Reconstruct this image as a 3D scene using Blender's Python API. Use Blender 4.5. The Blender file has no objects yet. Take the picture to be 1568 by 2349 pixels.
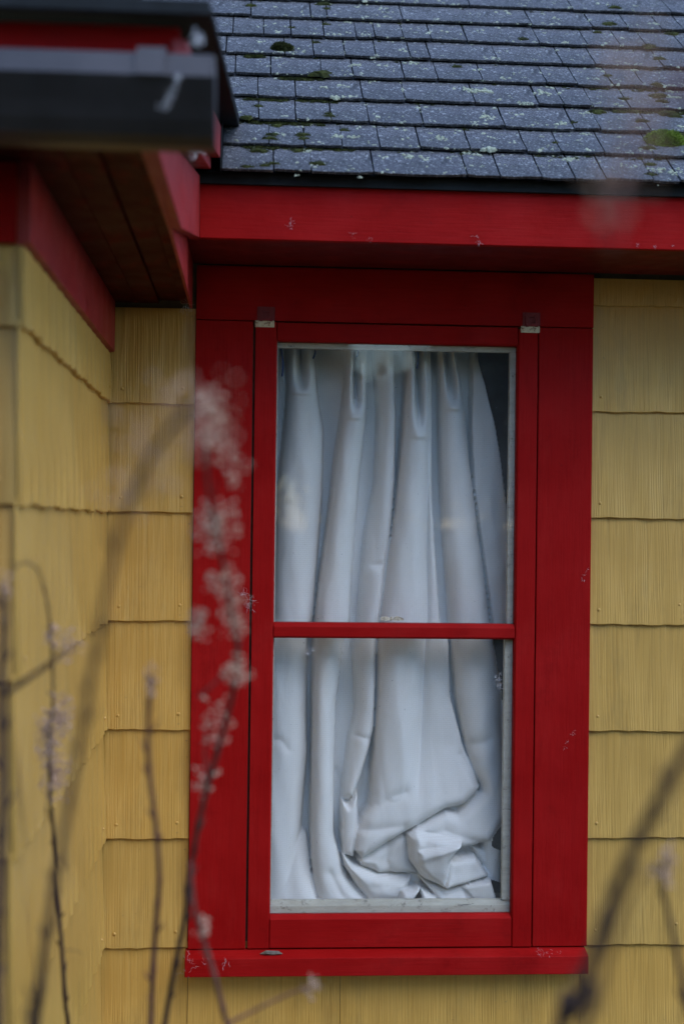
import bpy, bmesh, math, random
import numpy as np
from mathutils import Vector, Matrix
random.seed(7); rng = np.random.default_rng(7)
R_ = math.radians
sc = bpy.context.scene
COL = sc.collection

# ------------------------------------------------------------------ camera
W, H = 1568.0, 2349.0            # photograph measured at this size
FPX = 50/36*H
CAM = np.array([0.0, -3.4, 1.6])
YAW, PITCH, ROLL = 0.065695, 0.009252, 0.0125
FW = np.array([math.sin(YAW)*math.cos(PITCH), math.cos(YAW)*math.cos(PITCH), math.sin(PITCH)])
R0 = np.array([math.cos(YAW), -math.sin(YAW), 0.0]); U0 = np.cross(R0, FW)
RT = R0*math.cos(ROLL)+U0*math.sin(ROLL); UP = -R0*math.sin(ROLL)+U0*math.cos(ROLL)
cd = bpy.data.cameras.new('camera'); cam = bpy.data.objects.new('camera', cd); COL.objects.link(cam)
cd.sensor_fit = 'VERTICAL'; cd.sensor_height = 36; cd.sensor_width = 24; cd.lens = 50
cd.clip_start = 0.05; cd.clip_end = 2000
cam.matrix_world = Matrix(((RT[0], UP[0], -FW[0], CAM[0]), (RT[1], UP[1], -FW[1], CAM[1]),
                           (RT[2], UP[2], -FW[2], CAM[2]), (0, 0, 0, 1)))
cd.dof.use_dof = True; cd.dof.focus_distance = 3.42; cd.dof.aperture_fstop = 2.0
sc.camera = cam

# ------------------------------------------------------------------ light
SUN_EL, SUN_AZ = R_(52), R_(200)     # soft overcast light, high, from behind the camera and to the right
world = bpy.data.worlds.new('World'); sc.world = world; world.use_nodes = True
wn = world.node_tree.nodes; wl = world.node_tree.links
sky = wn.new('ShaderNodeTexSky'); sky.sky_type = 'NISHITA'; sky.sun_disc = False
sky.sun_elevation = SUN_EL
sky.air_density = 1.3; sky.dust_density = 0.3; sky.ozone_density = 5.0
wl.new(sky.outputs[0], wn['Background'].inputs[0]); wn['Background'].inputs[1].default_value = 0.15
sd = bpy.data.lights.new('sun', 'SUN'); sun = bpy.data.objects.new('sun', sd); COL.objects.link(sun)
sd.energy = 0.55; sd.angle = R_(40); sd.color = (1.0, 0.98, 0.955)
SDIR = Vector((0.80, -0.95, 1.45)).normalized()       # towards the sun
sun.rotation_euler = SDIR.to_track_quat('Z', 'Y').to_euler()
sky.sun_elevation = math.asin(SDIR.z); sky.sun_rotation = math.atan2(SDIR.x, SDIR.y)
sc.view_settings.view_transform = 'Standard'; sc.view_settings.look = 'None'
sc.view_settings.gamma = 1; sc.view_settings.use_curve_mapping = False
sc.view_settings.exposure = 1.45
sc.cycles.use_denoising = True
sc.cycles.max_bounces = 10; sc.cycles.transparent_max_bounces = 12

# ------------------------------------------------------------------ helpers
def ray(x, y): return FW+RT*(x-W/2)/FPX-UP*(y-H/2)/FPX
def aty(x, y, Y):
    r = ray(x, y); return CAM+r*((Y-CAM[1])/r[1])
def project(P):
    v = np.asarray(P)-CAM; d = v@FW
    return W/2+FPX*(v@RT)/d, H/2-FPX*(v@UP)/d

def mk(name, verts, faces, mat, parent=None, loc=(0, 0, 0), smooth=False):
    me = bpy.data.meshes.new(name); me.from_pydata([tuple(v) for v in verts], [], faces); me.update()
    if mat: me.materials.append(mat)
    if smooth: me.polygons.foreach_set('use_smooth', [True]*len(me.polygons))
    o = bpy.data.objects.new(name, me); o.location = loc; COL.objects.link(o)
    if parent: o.parent = parent
    return o
def bm_obj(name, bm, mat, parent=None, loc=(0, 0, 0), smooth=False):
    bmesh.ops.recalc_face_normals(bm, faces=bm.faces)
    me = bpy.data.meshes.new(name); bm.to_mesh(me); bm.free()
    if mat: me.materials.append(mat)
    if smooth: me.polygons.foreach_set('use_smooth', [True]*len(me.polygons))
    o = bpy.data.objects.new(name, me); o.location = loc; COL.objects.link(o)
    if parent: o.parent = parent
    return o
def empty(name, loc=(0, 0, 0)):
    o = bpy.data.objects.new(name, None); o.location = loc; o.empty_display_size = .2; COL.objects.link(o); return o
def tag(o, label=None, cat=None, group=None, kind=None):
    if label: o['label'] = label
    if cat: o['category'] = cat
    if group: o['group'] = group
    if kind: o['kind'] = kind
    return o
def add_box(bm, x0, x1, y0, y1, z0, z1):
    vs = [bm.verts.new((x, y, z)) for x in (x0, x1) for y in (y0, y1) for z in (z0, z1)]
    for f in ((0, 1, 3, 2), (4, 6, 7, 5), (0, 4, 5, 1), (2, 3, 7, 6), (0, 2, 6, 4), (1, 5, 7, 3)):
        bm.faces.new([vs[i] for i in f])
    return vs
def box(name, x0, x1, y0, y1, z0, z1, mat, parent=None, bev=.0015):
    c = ((x0+x1)/2, (y0+y1)/2, (z0+z1)/2)
    bm = bmesh.new(); add_box(bm, x0-c[0], x1-c[0], y0-c[1], y1-c[1], z0-c[2], z1-c[2])
    if bev: bmesh.ops.bevel(bm, geom=list(bm.edges), offset=bev, segments=2, affect='EDGES', profile=.6)
    return bm_obj(name, bm, mat, parent, c)
def prism(name, poly, axis, a, b, mat, parent=None, bev=.001, shear=None):
    """poly in the two other axes (order: x-axis -> (y,z), y-axis -> (x,z), z-axis -> (x,y)), extruded a..b"""
    n = len(poly)
    def P(q, t):
        if axis == 'x': p = [t, q[0], q[1]]
        elif axis == 'y': p = [q[0], t, q[1]]
        else: p = [q[0], q[1], t]
        if shear: p[0] += shear*(p[1]+.35)
        return p
    V = [P(q, a) for q in poly]+[P(q, b) for q in poly]
    c = np.mean(V, axis=0)
    bm = bmesh.new(); vs = [bm.verts.new(np.array(v)-c) for v in V]
    bm.faces.new(vs[:n]); bm.faces.new(vs[n:][::-1])
    for i in range(n): bm.faces.new((vs[i], vs[(i+1) % n], vs[n+(i+1) % n], vs[n+i]))
    bmesh.ops.recalc_face_normals(bm, faces=bm.faces)
    if bev: bmesh.ops.bevel(bm, geom=list(bm.edges), offset=bev, segments=2, affect='EDGES', profile=.6)
    return bm_obj(name, bm, mat, parent, tuple(c))
def add_tube(bm, pts, rad, n=6):
    pts = [Vector(p) for p in pts]; rings = []
    m = len(pts)
    for i, p in enumerate(pts):
        t = (pts[min(i+1, m-1)]-pts[max(i-1, 0)]).normalized()
        a = t.cross(Vector((0.13, 1, 0.07))); 
        if a.length < 1e-4: a = t.cross(Vector((1, 0, 0)))
        a.normalize(); b = t.cross(a)
        r = rad[i] if hasattr(rad, '__len__') else rad
        rings.append([bm.verts.new(p+(a*math.cos(6.2832*k/n)+b*math.sin(6.2832*k/n))*r) for k in range(n)])
    for i in range(m-1):
        for k in range(n):
            bm.faces.new((rings[i][k], rings[i][(k+1) % n], rings[i+1][(k+1) % n], rings[i+1][k]))
    bm.faces.new(rings[0][::-1]); bm.faces.new(rings[-1])
def smooth_path(pts, per=8):
    pts = [Vector(p) for p in pts]; out = []
    for i in range(len(pts)-1):
        p0, p1, p2, p3 = pts[max(i-1, 0)], pts[i], pts[i+1], pts[min(i+2, len(pts)-1)]
        for k in range(per):
            t = k/per
            out.append(.5*((2*p1)+(p2-p0)*t+(2*p0-5*p1+4*p2-p3)*t*t+(3*p1-p0-3*p2+p3)*t**3))
    out.append(pts[-1]); return out

# ------------------------------------------------------------------ materials
class NT:
    def __init__(s, name):
        s.m = bpy.data.materials.new(name); s.m.use_nodes = True
        s.t = s.m.node_tree; s.n = s.t.nodes; s.l = s.t.links; s.b = s.n['Principled BSDF']
        s.tc = s.n.new('ShaderNodeTexCoord')
    def noise(s, scale=5, detail=4, rough=.55, mapscale=None, coord='Object', dist=0, vec=None):
        t = s.n.new('ShaderNodeTexNoise'); t.inputs['Scale'].default_value = scale
        t.inputs['Detail'].default_value = detail; t.inputs['Roughness'].default_value = rough
        t.inputs['Distortion'].default_value = dist
        v = vec if vec is not None else s.tc.outputs[coord]
        if mapscale:
            mp = s.n.new('ShaderNodeMapping'); mp.inputs['Scale'].default_value = mapscale
            s.l.new(v, mp.inputs[0]); v = mp.outputs[0]
        s.l.new(v, t.inputs['Vector']); return t.outputs['Fac']
    def voronoi(s, scale, mapscale=None, feature='F1', out='Distance'):
        t = s.n.new('ShaderNodeTexVoronoi'); t.inputs['Scale'].default_value = scale; t.feature = feature
        v = s.tc.outputs['Object']
        if mapscale:
            mp = s.n.new('ShaderNodeMapping'); mp.inputs['Scale'].default_value = mapscale
            s.l.new(v, mp.inputs[0]); v = mp.outputs[0]
        s.l.new(v, t.inputs['Vector']); return t.outputs[out]
    def ramp(s, fac, stops):
        r = s.n.new('ShaderNodeValToRGB'); e = r.color_ramp.elements
        while len(e) < len(stops): e.new(.5)
        for q, (p, c) in zip(e, stops):
            q.position = p; q.color = (c, c, c, 1) if isinstance(c, (int, float)) else (*c, 1)
        s.l.new(fac, r.inputs[0]); return r.outputs[0]
    def mix(s, fac, a, b, mode='MIX'):
        m = s.n.new('ShaderNodeMix'); m.data_type = 'RGBA'; m.blend_type = mode
        for sock, v in ((m.inputs[0], fac), (m.inputs[6], a), (m.inputs[7], b)):
            if isinstance(v, (int, float)): sock.default_value = v
            elif isinstance(v, tuple): sock.default_value = (*v, 1)
            else: s.l.new(v, sock)
        return m.outputs[2]
    def math(s, op, a, b=0.0):
        m = s.n.new('ShaderNodeMath'); m.operation = op
        for sock, v in ((m.inputs[0], a), (m.inputs[1], b)):
            if isinstance(v, (int, float)): sock.default_value = v
            else: s.l.new(v, sock)
        return m.outputs[0]
    def rand(s):
        o = s.n.new('ShaderNodeObjectInfo'); return o.outputs['Random']
    def col(s, c):
        if isinstance(c, tuple): s.b.inputs['Base Color'].default_value = (*c, 1)
        else: s.l.new(c, s.b.inputs['Base Color'])
    def rough(s, r):
        if isinstance(r, (int, float)): s.b.inputs['Roughness'].default_value = r
        else: s.l.new(r, s.b.inputs['Roughness'])
    def bump(s, h, strength=.5, dist=.002):
        b = s.n.new('ShaderNodeBump'); b.inputs['Strength'].default_value = strength
        b.inputs['Distance'].default_value = dist; s.l.new(h, b.inputs['Height'])
        prev = s.b.inputs['Normal']
        if prev.is_linked: s.l.new(prev.links[0].from_socket, b.inputs['Normal'])
        s.l.new(b.outputs[0], prev)

def mat_red(name, base, grain='x', spec=.07):
    t = NT(name)
    ms = {'x': (3, 60, 60), 'z': (60, 60, 3), 'y': (60, 3, 60)}[grain]
    g = t.noise(4, 5, .6, ms); big = t.noise(3.5, 4, .6)
    c = t.mix(t.ramp(big, [(.35, 0.0), (.7, 1.0)]), base, tuple(min(1, v*1.28+.004) for v in base))
    c = t.mix(t.ramp(g, [(.3, .22), (.55, 0.0)]), c, tuple(v*.5 for v in base))
    fd = t.ramp(t.noise(7, 6, .72, tuple(max(1, q*.04) for q in ms)), [(.52, 0.0), (.7, .38)]); c = t.mix(fd, c, (.35, .014, .012))
    gm = t.ramp(t.noise(5, 6, .75), [(.55, 0.0), (.75, .5)]); c = t.mix(gm, c, tuple(v*.42 for v in base))
    sp = t.noise(90, 3, .7); spm = t.ramp(sp, [(.71, 0.0), (.78, .55)])
    c = t.mix(spm, c, (.28, .035, .03))
    dark = t.ramp(t.noise(38, 4, .7), [(.69, 0.0), (.78, .6)])
    c = t.mix(dark, c, (.05, .008, .008))
    t.col(c); t.rough(t.ramp(t.noise(12, 3), [(.3, .45), (.7, .65)])); t.b.inputs['Specular IOR Level'].default_value = spec
    t.bump(g, .42, .0014); t.bump(t.noise(25, 4), .4, .002)
    return t.m
RED = (.285, .0035, .0035)
M_redx = mat_red('red paint along', RED, 'x'); M_redz = mat_red('red paint upright', RED, 'z'); M_redy = mat_red('red paint rake', RED, 'y', .75)

def mat_yellow():
    t = NT('yellow shingle paint')
    # striations run up each shingle, slightly wandering, different on every one
    wob = t.noise(1, 2, .5, (4, 4, 2.2)); r = t.rand()
    cmb = t.n.new('ShaderNodeCombineXYZ'); sep = t.n.new('ShaderNodeSeparateXYZ'); t.l.new(t.tc.outputs['Object'], sep.inputs[0])
    wx = t.math('ADD', t.math('ADD', sep.outputs[0], sep.outputs[1]), t.math('MULTIPLY', wob, .016))
    t.l.new(t.math('ADD', t.math('MULTIPLY', wx, 200.0), t.math('MULTIPLY', r, 50.0)), cmb.inputs[0])
    t.l.new(t.math('MULTIPLY', sep.outputs[2], 2.2), cmb.inputs[2])
    n1 = t.n.new('ShaderNodeTexNoise'); n1.inputs['Scale'].default_value = 1; n1.inputs['Detail'].default_value = 2
    t.l.new(cmb.outputs[0], n1.inputs['Vector'])
    amt = t.ramp(t.noise(5, 3), [(.35, .3), (.62, 1.0)])
    ht = t.math('MULTIPLY', t.ramp(n1.outputs['Fac'], [(.32, 0.0), (.62, 1.0)]), amt)
    big = t.noise(3, 4, .6)
    c = t.mix(t.ramp(big, [(.3, 0.0), (.7, 1.0)]), (.565, .300, .054), (.655, .375, .088))
    c = t.mix(t.math('MULTIPLY', r, .4), c, (.46, .30, .085))
    stn = t.ramp(t.noise(3.2, 5, .7, (3.0, 3.0, .9)), [(.52, 0.0), (.72, .38)]); c = t.mix(stn, c, (.27, .18, .06))
    c = t.mix(t.ramp(ht, [(0.0, .16), (.5, 0.0)]), c, (.22, .14, .04))
    dirt = t.ramp(t.noise(60, 5, .75), [(.66, 0.0), (.76, .7)]); c = t.mix(dirt, c, (.16, .11, .06))
    wh = t.ramp(t.noise(110, 4, .7), [(.70, 0.0), (.78, .5)]); c = t.mix(wh, c, (.6, .55, .42))
    t.col(c); t.rough(.42); t.b.inputs['Specular IOR Level'].default_value = .5
    t.bump(ht, .42, .002); t.bump(t.noise(60, 4), .2, .001)
    return t.m
M_yel = mat_yellow()

def mat_roof():
    t = NT('asphalt roof shingle'); r = t.rand()
    gr = t.noise(230, 3, .75, coord='Object'); mid = t.noise(60, 4, .65); big = t.noise(9, 3, .6)
    c = t.mix(t.ramp(gr, [(.36, 0.0), (.64, 1.0)]), (.013, .013, .017), (.175, .175, .200))
    c = t.mix(t.math('MULTIPLY', r, .35), c, (.055, .058, .075))
    c = t.mix(t.ramp(mid, [(.55, 0.0), (.75, .55)]), c, (.24, .25, .28))
    v = t.noise(115, 4, .75); big2 = t.noise(16, 4, .7)
    sp = t.math('MULTIPLY', t.ramp(v, [(.57, 0.0), (.62, 1.0)]), t.ramp(big2, [(.40, .25), (.58, 1.0)]))
    c = t.mix(sp, c, (.48, .49, .49))
    lg = t.ramp(t.noise(4.5, 5, .7), [(.45, 0.0), (.68, .7)]); c = t.mix(lg, c, (.022, .024, .026))
    wp = t.math('MULTIPLY', t.ramp(t.noise(95, 4, .8), [(.55, 0.0), (.66, .8)]), t.ramp(t.noise(7.5, 2, .5), [(.62, 0.0), (.70, 1.0)]))
    c = t.mix(wp, c, (.55, .56, .58))
    ml = t.math('MULTIPLY', t.ramp(t.noise(120, 3, .7), [(.5, 0.0), (.6, 1.0)]), t.ramp(t.noise(14, 3, .6), [(.62, 0.0), (.72, .8)]))
    c = t.mix(ml, c, (.045, .055, .020))
    c = t.mix(t.ramp(t.noise(26, 4, .75), [(.56, 0.0), (.68, .75)]), c, (.014, .016, .02))
    t.col(c); t.rough(.72); t.b.inputs['Specular IOR Level'].default_value = .35
    t.bump(gr, .9, .002); t.bump(v, .8, .002)
    return t.m
M_roof = mat_roof()

def mat_plain(name, c, rough=.6, spec=.4, var=.25, scale=20, bump=.2, bdist=.001, metal=0):
    t = NT(name); n = t.noise(scale, 4, .6)
    t.col(t.mix(t.ramp(n, [(.3, 0.0), (.7, 1.0)]), tuple(v*(1-var) for v in c), tuple(min(1, v*(1+var)) for v in c)))
    t.rough(rough); t.b.inputs['Specular IOR Level'].default_value = spec; t.b.inputs['Metallic'].default_value = metal
    if bump: t.bump(t.noise(scale*3, 4), bump, bdist)
    return t.m
M_flash = mat_plain('dark weathered metal edge', (.012, .014, .016), .7, .2, .4, 14)
M_deck = mat_plain('tarred roof edge', (.010, .010, .011), .85, .15, .4, 40, .5, .003)
M_gut = mat_plain('brown painted gutter', (.042, .035, .038), .42, .42, .3, 9)
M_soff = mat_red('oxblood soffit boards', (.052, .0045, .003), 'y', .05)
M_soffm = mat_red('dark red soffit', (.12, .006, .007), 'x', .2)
M_sheath = mat_plain('sheathing', (.10, .075, .04), .8)
M_room = mat_plain('dim room paint', (.05, .055, .065), .8)
M_stem = mat_plain('dry brown stem', (.055, .028, .020), .75, .3, .45, 60, .4)
M_stem2 = mat_plain('reddish dry stem', (.15, .060, .045), .75, .3, .4, 60, .4)
M_fluff = mat_plain('pale seed fluff', (.50, .31, .215), .9, .1, .3, 200, .3)
M_web = mat_plain('dusty web', (.62, .60, .62), .9, .1, .2, 100, 0)
M_lich = mat_plain('pale lichen', (.36, .38, .29), .95, .1, .35, 260, .5)
M_blue = mat_plain('blue tie thread', (.02, .06, .22), .7, .2, .2)
M_moth = mat_plain('dusty moth', (.50, .44, .35), .9, .1, .5, 400, .3)
M_bark = mat_plain('grey bark', (.16, .14, .12), .9, .1, .4, 120, .6, .002)
def mat_moss(name, a, b):
    t = NT(name); t.col(t.mix(t.ramp(t.noise(55, 4, .7), [(.3, 0.0), (.7, 1.0)]), a, b)); t.rough(.85)
    t.b.inputs['Specular IOR Level'].default_value = .2; return t.m
M_moss = mat_moss('dark moss', (.010, .014, .004), (.055, .062, .012))
M_mossb = mat_moss('bright moss', (.07, .11, .010), (.21, .30, .03))
def mat_cream():
    t = NT('flaking cream paint'); n = t.noise(14, 6, .7, (1, 1, 4)); f = t.noise(45, 5, .75)
    c = t.mix(t.ramp(n, [(.3, 0.0), (.7, 1.0)]), (.40, .37, .30), (.56, .54, .46))
    c = t.mix(t.ramp(f, [(.58, 0.0), (.68, .75)]), c, (.15, .135, .11))
    c = t.mix(t.ramp(t.noise(9, 5, .8, (1, 1, 10)), [(.62, 0.0), (.66, .8)]), c, (.10, .09, .08))
    t.col(c); t.rough(.7); t.bump(f, .5, .002); return t.m
M_cream = mat_cream()
def mat_rust():
    t = NT('rusty cream metal'); f = t.noise(120, 5, .75)
    c = t.mix(t.ramp(f, [(.53, 0.0), (.62, 1.0)]), (.66, .59, .44), (.20, .085, .035))
    t.col(c); t.rough(.6); t.bump(f, .5, .001); return t.m
M_rust = mat_rust()
M_hang = mat_red('grimy red hanger', (.17, .006, .007), 'z', .4)
def mat_cloth():
    t = NT('white textured curtain')
    dots = t.n.new('ShaderNodeTexVoronoi'); dots.inputs['Scale'].default_value = 1; dots.inputs['Randomness'].default_value = .12
    mp = t.n.new('ShaderNodeMapping'); mp.inputs['Scale'].default_value = (205, 0, 205)
    t.l.new(t.tc.outputs['Object'], mp.inputs[0]); t.l.new(mp.outputs[0], dots.inputs['Vector'])
    n = t.noise(3, 4)
    c = t.mix(t.ramp(n, [(.3, 0.0), (.7, 1.0)]), (.79, .77, .745), (.84, .825, .80))
    c = t.mix(t.ramp(dots.outputs['Distance'], [(.2, .6), (.5, 0.0)]), c, (.92, .92, .915))
    st = t.ramp(t.noise(60, 5, .7), [(.70, 0.0), (.78, .3)]); c = t.mix(st, c, (.40, .38, .36))
    t.col(c); t.rough(.85); t.b.inputs['Specular IOR Level'].default_value = .15
    t.bump(dots.outputs['Distance'], -.5, .0014); t.bump(t.noise(9, 5, .65, (2.2, 1, .7), dist=.6), .35, .006); t.bump(t.noise(30, 4, .6), .15, .003)
    tr = t.n.new('ShaderNodeBsdfTranslucent'); t.l.new(c, tr.inputs[0])
    ms = t.n.new('ShaderNodeMixShader'); ms.inputs[0].default_value = .12
    t.l.new(t.b.outputs[0], ms.inputs[1]); t.l.new(tr.outputs[0], ms.inputs[2])
    t.l.new(ms.outputs[0], t.n['Material Output'].inputs[0]); return t.m
M_cloth = mat_cloth()
def mat_glass():
    t = NT('old dusty glass')
    tr = t.n.new('ShaderNodeBsdfTransparent'); tr.inputs[0].default_value = (.99, .995, .995, 1)
    gl = t.n.new('ShaderNodeBsdfGlossy'); gl.inputs['Roughness'].default_value = .015
    fr = t.n.new('ShaderNodeFresnel'); geo = t.n.new('ShaderNodeNewGeometry')
    mr = t.n.new('ShaderNodeMapRange'); mr.inputs[3].default_value = 1.38; mr.inputs[4].default_value = 1/1.38
    t.l.new(geo.outputs['Backfacing'], mr.inputs[0]); t.l.new(mr.outputs[0], fr.inputs[0])
    b = t.n.new('ShaderNodeBump'); b.inputs['Strength'].default_value = .12; b.inputs['Distance'].default_value = .004
    t.l.new(t.noise(4.5, 2), b.inputs['Height']); t.l.new(b.outputs[0], gl.inputs['Normal'])
    m1 = t.n.new('ShaderNodeMixShader'); t.l.new(fr.outputs[0], m1.inputs[0]); t.l.new(tr.outputs[0], m1.inputs[1]); t.l.new(gl.outputs[0], m1.inputs[2])
    df = t.n.new('ShaderNodeBsdfDiffuse'); df.inputs[0].default_value = (.6, .62, .64, 1)
    m2 = t.n.new('ShaderNodeMixShader')
    d1 = t.ramp(t.noise(160, 3, .7), [(.70, 0.0), (.76, .5)]); d2 = t.ramp(t.noise(5, 4, .6), [(.3, .015), (.75, .05)])
    t.l.new(t.math('ADD', d1, d2), m2.inputs[0]); t.l.new(m1.outputs[0], m2.inputs[1]); t.l.new(df.outputs[0], m2.inputs[2])
    t.l.new(m2.outputs[0], t.n['Material Output'].inputs[0]); return t.m
M_glass = mat_glass()
def mat_ground():
    t = NT('garden soil and grass'); n = t.noise(.8, 8, .7); 
    t.col(t.mix(t.ramp(n, [(.35, 0.0), (.65, 1.0)]), (.045, .038, .026), (.05, .065, .025))); t.rough(.95)
    t.bump(t.noise(12, 6, .7), .8, .03); return t.m

# ------------------------------------------------------------------ the setting
g = 600
tag(mk('ground', [(-g, -g, 0), (g, -g, 0), (g, g, 0), (-g, g, 0)], [(0, 1, 2, 3)], mat_ground()), kind='structure')

house = tag(empty('house'), 'yellow shingled house corner with red trim, dark shingle roof and a projecting side wing', 'house')

# ---- window wall (y = 0 plane, faces the camera)
XS = -.338                      # face of the projecting wing's side wall
bm = bmesh.new()
for b in ((-.46, .05, 0, .12, .0, 2.28), (.655, 3.0, 0, .12, .0, 2.28), (.05, .655, 0, .12, .0, .655), (.05, .655, 0, .12, 2.045, 2.28)):
    add_box(bm, *b)
wall = bm_obj('window_wall', bm, M_sheath, house)
ROW0, EXPO = .596, .2572
def siding(parent, u0, u1, z0, ztop, face, nails=(), seed=0, wv=.6):
    """one grooved shingle: u along the wall, tapered, proud at its wavy butt edge; face(u, out, z) -> xyz"""
    r = random.Random(seed); n = max(4, int((u1-u0)/.014)); P = [r.uniform(0, 6.28) for _ in range(6)]
    z1 = min(z0+EXPO+.012, ztop)
    V = []; F = []
    uc = (u0+u1)/2; zc = (z0+z1)/2; org = np.array(face(uc, 0, zc))
    def wav(u): return wv*(.0012*math.sin(u*95+P[0])+.0016*math.sin(u*27+P[1])+.0006*math.sin(u*210+P[2]))+r.uniform(-.0004, .0004)
    def und(u, z): return .0011*math.sin(u*70+P[3]+z*3)+.0008*math.sin(u*143+P[4]-z*5)
    for i in range(n+1):
        u = u0+(u1-u0)*i/n; zb = z0+wav(u)
        bot = .0135+und(u, 0)*1.2*wv; top = .0045+und(u, 1)*.6
        if z1 < z0+EXPO: top = bot+(top-bot)*(z1-z0)/(EXPO+.012)
        for out, z in ((.0055, zb), (bot-.0015, zb), (bot, zb+.0016), ((bot*.6+top*.4)+und(u, .5), zb*.6+z1*.4), (top, z1), (.001, z1)):
            V.append(np.array(face(u, out, z))-org)
    for i in range(n):
        for k in range(5):
            a = i*6+k; F.append((a, a+1, a+7, a+6))
    F.append(tuple(range(6))); F.append(tuple(n*6+k for k in range(5, -1, -1)))
    for (nu, nz) in nails:
        s = len(V); u = u0+nu; z = z0+nz; tz = (z-z0)/(EXPO+.012); o = .0135*(1-tz)+.0045*tz
        for rr, oo in ((.0045, -.0005), (.0036, .0016), (.0015, .0026)):
            for k in range(6):
                V.append(np.array(face(u+rr*math.cos(k*1.047), o+oo, z+rr*math.sin(k*1.047)))-org)
        for q in range(2):
            for k in range(6): F.append((s+q*6+k, s+q*6+(k+1) % 6, s+q*6+6+(k+1) % 6, s+q*6+6+k))
        F.append(tuple(s+12+k for k in range(6)))
    bm = bmesh.new(); vs = [bm.verts.new(v) for v in V]
    for f in F:
        try: bm.faces.new([vs[i] for i in f])
        except ValueError: pass
    return bm_obj('siding_shingle', bm, M_yel, parent, tuple(org))
fw = lambda u, out, z: (u, -out, z)                      # on the window wall
sd_ = 0
for k in range(-1, 7):
    z0 = ROW0+EXPO*k; sd_ += 10
    if k == -1:
        for a, b in ((XS+.002, -.129), (-.1275, .2325), (.234, .810), (.8115, 1.32), (1.3215, 1.9)):
            siding(wall, a, b, z0, 2.2, fw, ((.04, .036), (b-a-.05, .04)), sd_); sd_ += 1
    else:
        top = .589 if k == -1 else 2.205
        if z0 < 2.09: siding(wall, XS+.002, -.1305, z0, 2.11, fw, ((.035, .034), (.178, .038)), sd_)
        xb = 1.12+.17*(k % 3)
        siding(wall, .8245, xb, z0, top, fw, ((.022, .036), (xb-.9, .05)) if top-z0 > .1 else (), sd_+1)
        siding(wall, xb+.0015, 1.95, z0, top, fw, (), sd_+2)

# ---- the wing's walls: side wall faces +x, front wall faces the camera
YN = -1.305
bm = bmesh.new(); add_box(bm, XS-.12, XS, YN, -.0005, 0, 2.12)
swall = bm_obj('wing_side_wall', bm, M_sheath, house)
fs = lambda u, out, z: (XS+out, u, z)
bm = bmesh.new(); add_box(bm, -2.2, XS-.121, YN, YN+.12, 0, 2.12)
fwall = bm_obj('wing_front_wall', bm, M_sheath, house)
ff = lambda u, out, z: (u, YN-out, z)
for k in range(-1, 6):
    z0 = ROW0+EXPO*k-.001
    siding(swall, YN-.0150, -.0145, z0, 1.998, fs, ((.05, .03), (1.26, .035)), 300+k, 1.5)
    siding(fwall, -1.4, XS+.003, z0, 2.10, ff, ((1.04, .035),), 340+k)
# red frieze boards under the wing soffit, and a window casing just entering the frame at the left
prism('frieze_board', [(XS+.001, 1.999), (XS+.019, 2.003), (XS+.019, 2.1205), (XS+.001, 2.1205)], 'y', YN-.02, -.018, M_redy, house)
box('frieze_board', -2.2, XS-.0005, YN-.024, YN-.0185, 2.0, 2.118, M_redx, house)
box('side_casing', -.50, -.3705, YN-.036, YN-.019, .7, 1.965, M_redz, house)

# ---- wing eaves: soffit planks, stepped rake boards, roof edge, gutter
SK = .016
xs = [-.336, -.268, -.217, -.166, -.1455]
for a, b in zip(xs[:-1], xs[1:]):
    dz = random.uniform(0, .003)+(.006 if a == -.217 else 0)
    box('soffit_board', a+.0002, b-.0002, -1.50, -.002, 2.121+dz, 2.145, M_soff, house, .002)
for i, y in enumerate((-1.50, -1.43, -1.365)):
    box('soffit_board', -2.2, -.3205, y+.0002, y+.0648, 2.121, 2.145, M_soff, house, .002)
prism('side_fascia', [(-1.50, 2.108), (-.019, 2.108), (-.019, 2.31), (-.40, 2.31), (-.40, 2.2), (-1.50, 2.14)], 'x', -.1445, -.138, M_redy, house, .0008)
S = .185
box('wing_sky_stop', -2.2, -.1456, -1.50, .0, 2.1455, 2.16, M_soff, house, 0)  # unseen, added to keep sky light from leaking through the hollow wing
box('eave_block', -.1375, .02, -.329, -.02, 2.23, 2.352, M_soffm, house, 0)  # added filler, stops sky showing through the eave corner
prism('rake_board', [(-1.515, 2.110), (-.93, 2.110), (-.353, 2.211), (-.331, 2.211), (-.331, 2.343), (-.353, 2.343), (-1.515, 2.132)], 'x', -.1365, -.112, M_redy, house, .0015, SK)
def rk(z, y): return z+S*(y+.37)
prism('rake_molding', [(-1.53, rk(2.352, -1.53)), (-.375, 2.352), (-.375, 2.40), (-1.53, rk(2.40, -1.53))], 'x', -.150, -.088, M_redy, house, .0015, SK)
prism('rake_molding', [(-1.545, rk(2.374, -1.545)), (-.385, 2.374), (-.30, 2.46), (-1.545, rk(2.447, -1.545))], 'x', -.0875, -.0685, M_redy, house, .0015, SK)
wr = prism('wing_roof', [(-1.575, rk(2.4725, -1.575)), (-.20, rk(2.460, -.20)), (-.088, rk(2.486, -.088)), (-1.575, rk(2.484, -1.575))], 'x', -2.2, -.034, M_deck, house, .003, SK)
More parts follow.
